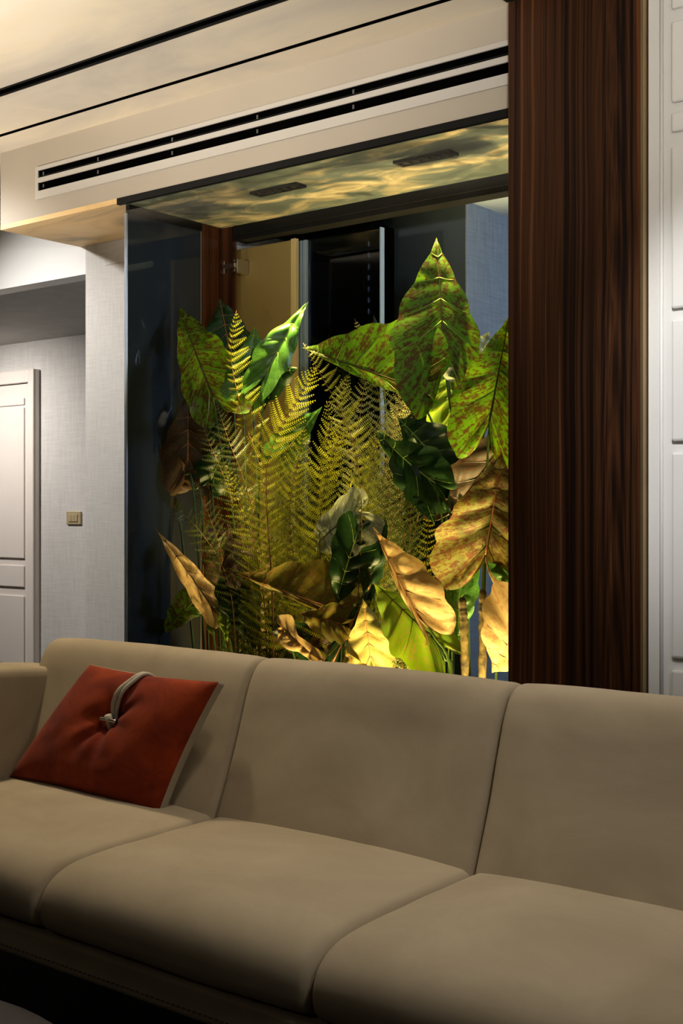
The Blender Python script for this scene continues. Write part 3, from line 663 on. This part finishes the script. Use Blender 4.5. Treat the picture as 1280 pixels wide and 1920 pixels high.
# bare cane stems low in the alcove
for i, (x, ya, dx) in enumerate(((503, 1120, 4), (517, 1100, -3), (537, 1130, 3), (553, 1120, -2), (585, 1140, 3), (600, 1130, -3), (620, 1150, 2), (470, 1150, 5), (640, 1160, 3), (715, 1180, 3))):
    o = MB().tube(bez([at(x, ya, 3.47), at(x+dx, 1260, 3.48), at(x+dx*2, 1500, 3.48), at(x+dx, 1900, 3.48)], 10), .004, .005, 7)
    V_, F_ = o.v, o.f
    o = o.build('cane', M['stemd'], Fa if x < 560 else Fb, smooth=True)
# PLANTS-END
# ------------------------------------------------------------------ sofa
sf = thing('sofa', 'long beige suede sofa with three seats and backrests', 'sofa', (-1.75, 2.0, 0))
def sweep(name, prof, x0, x1, rend, mat, parent, nx=30, crown=None, n=None):
    """closed profile [(y,z)] swept along x with rounded ends; profile is inset by its own normals at the ends."""
    P = bez([Vector((0, y, z)) for y, z in prof]+[Vector((0, *prof[0]))], len(prof)*5)[:-1]
    m = len(P); cyy = sum(p.y for p in P)/m; czz = sum(p.z for p in P)/m
    nr = []
    for i in range(m):
        t = (P[(i+1) % m]-P[i-1]); q = Vector((0, t.z, -t.y)); q.normalize()
        if q.dot(P[i]-Vector((0, cyy, czz))) < 0: q = -q
        nr.append(q)
    xs = []
    for i in range(9): xs.append((x0+rend*(1-math.cos(i/8*PI/2)), rend*(1-math.sin(i/8*PI/2))))
    for i in range(1, nx): xs.append((x0+rend+(x1-x0-2*rend)*i/nx, 0))
    for i in range(8, -1, -1): xs.append((x1-rend*(1-math.cos(i/8*PI/2)), rend*(1-math.sin(i/8*PI/2))))
    V = []; Fc = []
    for x, ins in xs:
        u = (x-x0)/(x1-x0)
        for i, p in enumerate(P):
            cr = crown(u, p.y, p.z, nr[i]) if crown else 0
            w = .0022*noise.noise(Vector((x*5, p.y*7, p.z*7)))+.0012*noise.noise(Vector((x*17, p.y*14, p.z*14)))
            q = p+nr[i]*(cr-ins+w); V.append((x, q.y, q.z))
    k = len(xs)
    for a in range(k-1):
        for i in range(m):
            Fc.append([a*m+i, a*m+(i+1) % m, (a+1)*m+(i+1) % m, (a+1)*m+i])
    Fc.append(list(range(m))); Fc.append([(k-1)*m+i for i in range(m)][::-1])
    o = mesh_obj(name, V, Fc, mat, parent, True)
    bm = bmesh.new(); bm.from_mesh(o.data); bmesh.ops.recalc_face_normals(bm, faces=bm.faces); bm.to_mesh(o.data); bm.free()
    return o
seat_prof = [(2.30, .36), (2.28, .43), (2.18, .452), (2.02, .455), (1.88, .454), (1.76, .452), (1.685, .443), (1.640, .418), (1.620, .38), (1.622, .345), (1.645, .324), (1.70, .318), (1.9, .318), (2.1, .318), (2.25, .322)]
back_prof = [(2.125, .40), (2.150, .47), (2.195, .58), (2.235, .69), (2.262, .765), (2.295, .812), (2.345, .822), (2.395, .80), (2.42, .74), (2.415, .6), (2.41, .45), (2.40, .36), (2.28, .34), (2.15, .35)]
def seat_crown(u, y, z, n):
    if n.z < .15 and n.y > -.5: return 0
    return .024*(4*u*(1-u))**.45*(max(0, n.z)*.8+max(0, -n.y)*.35)
def back_crown(u, y, z, n):
    return .016*(4*u*(1-u))**.5*max(0, -n.y*.9+n.z*.45)
XS = [-2.82, -2.072, -1.343, -.61]
for i in range(3):
    sweep('seat_cushion', seat_prof, XS[i]+.0015, XS[i+1]-.0015, .022, M['suede'], sf, crown=seat_crown)
XB = [-2.885, -2.072, -1.343, -.61]
for i in range(3):
    sweep('back_cushion', back_prof, XB[i]+.0015, XB[i+1]-.0015, .018, M['suede'], sf, crown=back_crown)
# arms (their fronts rise slightly)
def arm(x0, x1, flip=False):
    V = []; Fc = []; n = 22; k = 24
    for i in range(n+1):
        t = i/n; y = 2.40-.80*t; zt = .735+.035*math.sin(min(1, t*1.6)*PI/2); zb = .255
        e = min(t, 1-t)*n; ins = .02*(1-math.sin(min(1, e/1.5)*PI/2))
        cx = (x0+x1)/2; hw = (x1-x0)/2-ins; hz = (zt-zb)/2-ins; cz = (zt+zb)/2
        for j in range(k):
            w = 2*PI*j/k; c, s = math.cos(w), math.sin(w); ex = .18
            X = math.copysign(abs(c)**ex, c)*hw; Z = math.copysign(abs(s)**ex, s)*hz
            if flip: X = -X
            V.append((cx+X, y+(ins if t < .5 else -ins)*0, cz+Z))
    for i in range(n):
        for j in range(k): Fc.append([i*k+j, i*k+(j+1) % k, (i+1)*k+(j+1) % k, (i+1)*k+j])
    Fc.append(list(range(k))); Fc.append([n*k+j for j in range(k)][::-1])
    o = mesh_obj('armrest', V, Fc, M['suede'], sf, True)
    bm = bmesh.new(); bm.from_mesh(o.data); bmesh.ops.recalc_face_normals(bm, faces=bm.faces); bm.to_mesh(o.data); bm.free()
arm(-3.03, -2.815); arm(-.608, -.40)
MB().box(-2.82, -.61, 1.626, 2.40, .252, .316).build('base', M['suede'], sf, .008)
stt = MB()
for k in range(156):
    x = -2.80+k*.014; stt.box(x, x+.008, 1.6235, 1.6255, .268, .2705)
o = stt.build('stitching', M['thread'], sf); o['kind'] = 'stuff'
for x, y in ((-2.7, 1.78), (-.7, 1.78), (-2.7, 2.3), (-.7, 2.3)):
    MB().tube([(x, y, 0), (x, y, .252)], .018, .024, 12).build('leg', M['black'], sf, smooth=True)
# ------------------------------------------------------------------ pillow
pc = [Vector((-2.812, 2.105, .462)), Vector((-2.205, 2.085, .452)), Vector((-2.094, 2.185, .777)), Vector((-2.605, 2.215, .777))]  # BL BR TR TL
pw = thing('throw_pillow', 'rust red suede throw pillow with beige strap and metal toggle', 'pillow', (-2.5, 2.12, .455))
cn = (pc[1]-pc[0]).cross(pc[3]-pc[0]).normalized()
if cn.y > 0: cn = -cn
def pil(u, v, side):
    p = (pc[0]*(1-u)+pc[1]*u)*(1-v)+(pc[3]*(1-u)+pc[2]*u)*v
    # concave edges
    cu, cv = 4*u*(1-u), 4*v*(1-v)
    ctr = (pc[0]+pc[1]+pc[2]+pc[3])/4
    p = p+(ctr-p)*(.045*(cu*(1-cv)+cv*(1-cu)))
    h = .070*(cu*cv)**.42
    if side > 0:
        du, dv = (u-.50)*.6, (v-.60)*.34; r = math.hypot(du, dv)
        h -= .048*math.exp(-(r/.035)**1.3)+.014*math.exp(-(r/.10)**2)
        th = math.atan2(dv, du); h += .0042*math.sin(th*7+1.0+2*noise.noise(Vector((u*3, v*3, 0))))*math.exp(-((r-.06)/.055)**2)
        h += .004*noise.noise(Vector((u*7, v*6, 3)))*cu*cv
        h -= .008*math.exp(-((u-.53)/.05)**2)*max(0, v-.60)*2.5*cv
    else: h *= .45
    return p+cn*(h*side+(.001 if side > 0 else -.001-.020*u**3))
def grid(side, N=60):
    V = [pil(i/N, j/N, side) for j in range(N+1) for i in range(N+1)]
    Fc = []
    for j in range(N):
        for i in range(N):
            k = j*(N+1)+i; f = [k, k+1, k+N+2, k+N+1]; Fc.append(f if side > 0 else f[::-1])
    return V, Fc
V, Fc = grid(1); mesh_obj('front_cover', V, Fc, M['rust'], pw, True)
V, Fc = grid(-1); mesh_obj('back_cover', V, Fc, M['gusset'], pw, True)
# gusset ring joining both
N = 60; ring = [(i/N, 0) for i in range(N)]+[(1, i/N) for i in range(N)]+[(1-i/N, 1) for i in range(N)]+[(0, 1-i/N) for i in range(N)]
V = []; Fc = []
for u, v in ring: V += [pil(u, v, 1), pil(u, v, 1)*.5+pil(u, v, -1)*.5+((pil(u, v, 1)-(pc[0]+pc[2])/2).normalized())*.001, pil(u, v, -1)]
R = len(ring)
for i in range(R):
    a, b2 = i*3, (i+1) % R*3
    Fc += [[a, b2, b2+1, a+1], [a+1, b2+1, b2+2, a+2]]
mesh_obj('gusset', V, Fc, M['gusset'], pw, True)
def cord(du):
    pts = [pil(.50+du*.4, .60, 1)+cn*.014, pil(.495+du*.9, .68, 1)+cn*.013, pil(.495+du, .80, 1)+cn*.012, pil(.50+du, .91, 1)+cn*.008, pil(.505+du, .99, 1)+cn*.004+Vector((0, 0, .003)), pil(.505+du, .975, -1)-cn*.004, pil(.505+du, .85, -1)-cn*.005]
    return bez(pts, 40)
for du in (-.011, .011): MB().tube(cord(du), .0056, k=8).build('strap', M['strap'], pw, smooth=True)
tc = pil(.50, .585, 1)+cn*.034; ex = (pc[1]-pc[0]).normalized()
MB().tube([tc-ex*.031, tc-ex*.027, tc+ex*.027, tc+ex*.031], .0052, k=12).build('toggle', M['chrome'], pw, smooth=True)
MB().tube([tc+Vector((0, 0, -.018))-cn*.012, tc+Vector((0, 0, .012))], .010, k=10).build('toggle_loop', M['strap'], pw, smooth=True)
# ------------------------------------------------------------------ dark pouf in front, lower left
pf = thing('dark_ottoman', 'dark rounded leather ottoman at the bottom left corner', 'ottoman', (-1.66, .90, 0))
V = []; Fc = []; prof = [(.0, .400), (.22, .402), (.33, .394), (.375, .375), (.390, .34), (.392, .2), (.375, .07), (.35, .04), (0, .04)]
pp = bez([Vector((r, 0, z)) for r, z in prof], 40); K = 48
cxp, cyp = -1.66, .90
for p in pp:
    for j in range(K): V.append((cxp+max(p.x, 0)*math.cos(2*PI*j/K), cyp+max(p.x, 0)*math.sin(2*PI*j/K), p.z))
for i in range(len(pp)-1):
    for j in range(K): Fc.append([i*K+j, i*K+(j+1) % K, (i+1)*K+(j+1) % K, (i+1)*K+j])
mesh_obj('body', V, Fc, M['dleather'], pf, True)
MB().tube([(cxp+.385*math.cos(j*PI/24), cyp+.385*math.sin(j*PI/24), .362) for j in range(49)], .004, k=6).build('piping', M['dleather'], pf, smooth=True)
for k in range(4):
    a = k*PI/2+.7; MB().tube([(cxp+.25*math.cos(a), cyp+.25*math.sin(a), 0), (cxp+.25*math.cos(a), cyp+.25*math.sin(a), .04)], .02, k=10).build('foot', M['black'], pf)
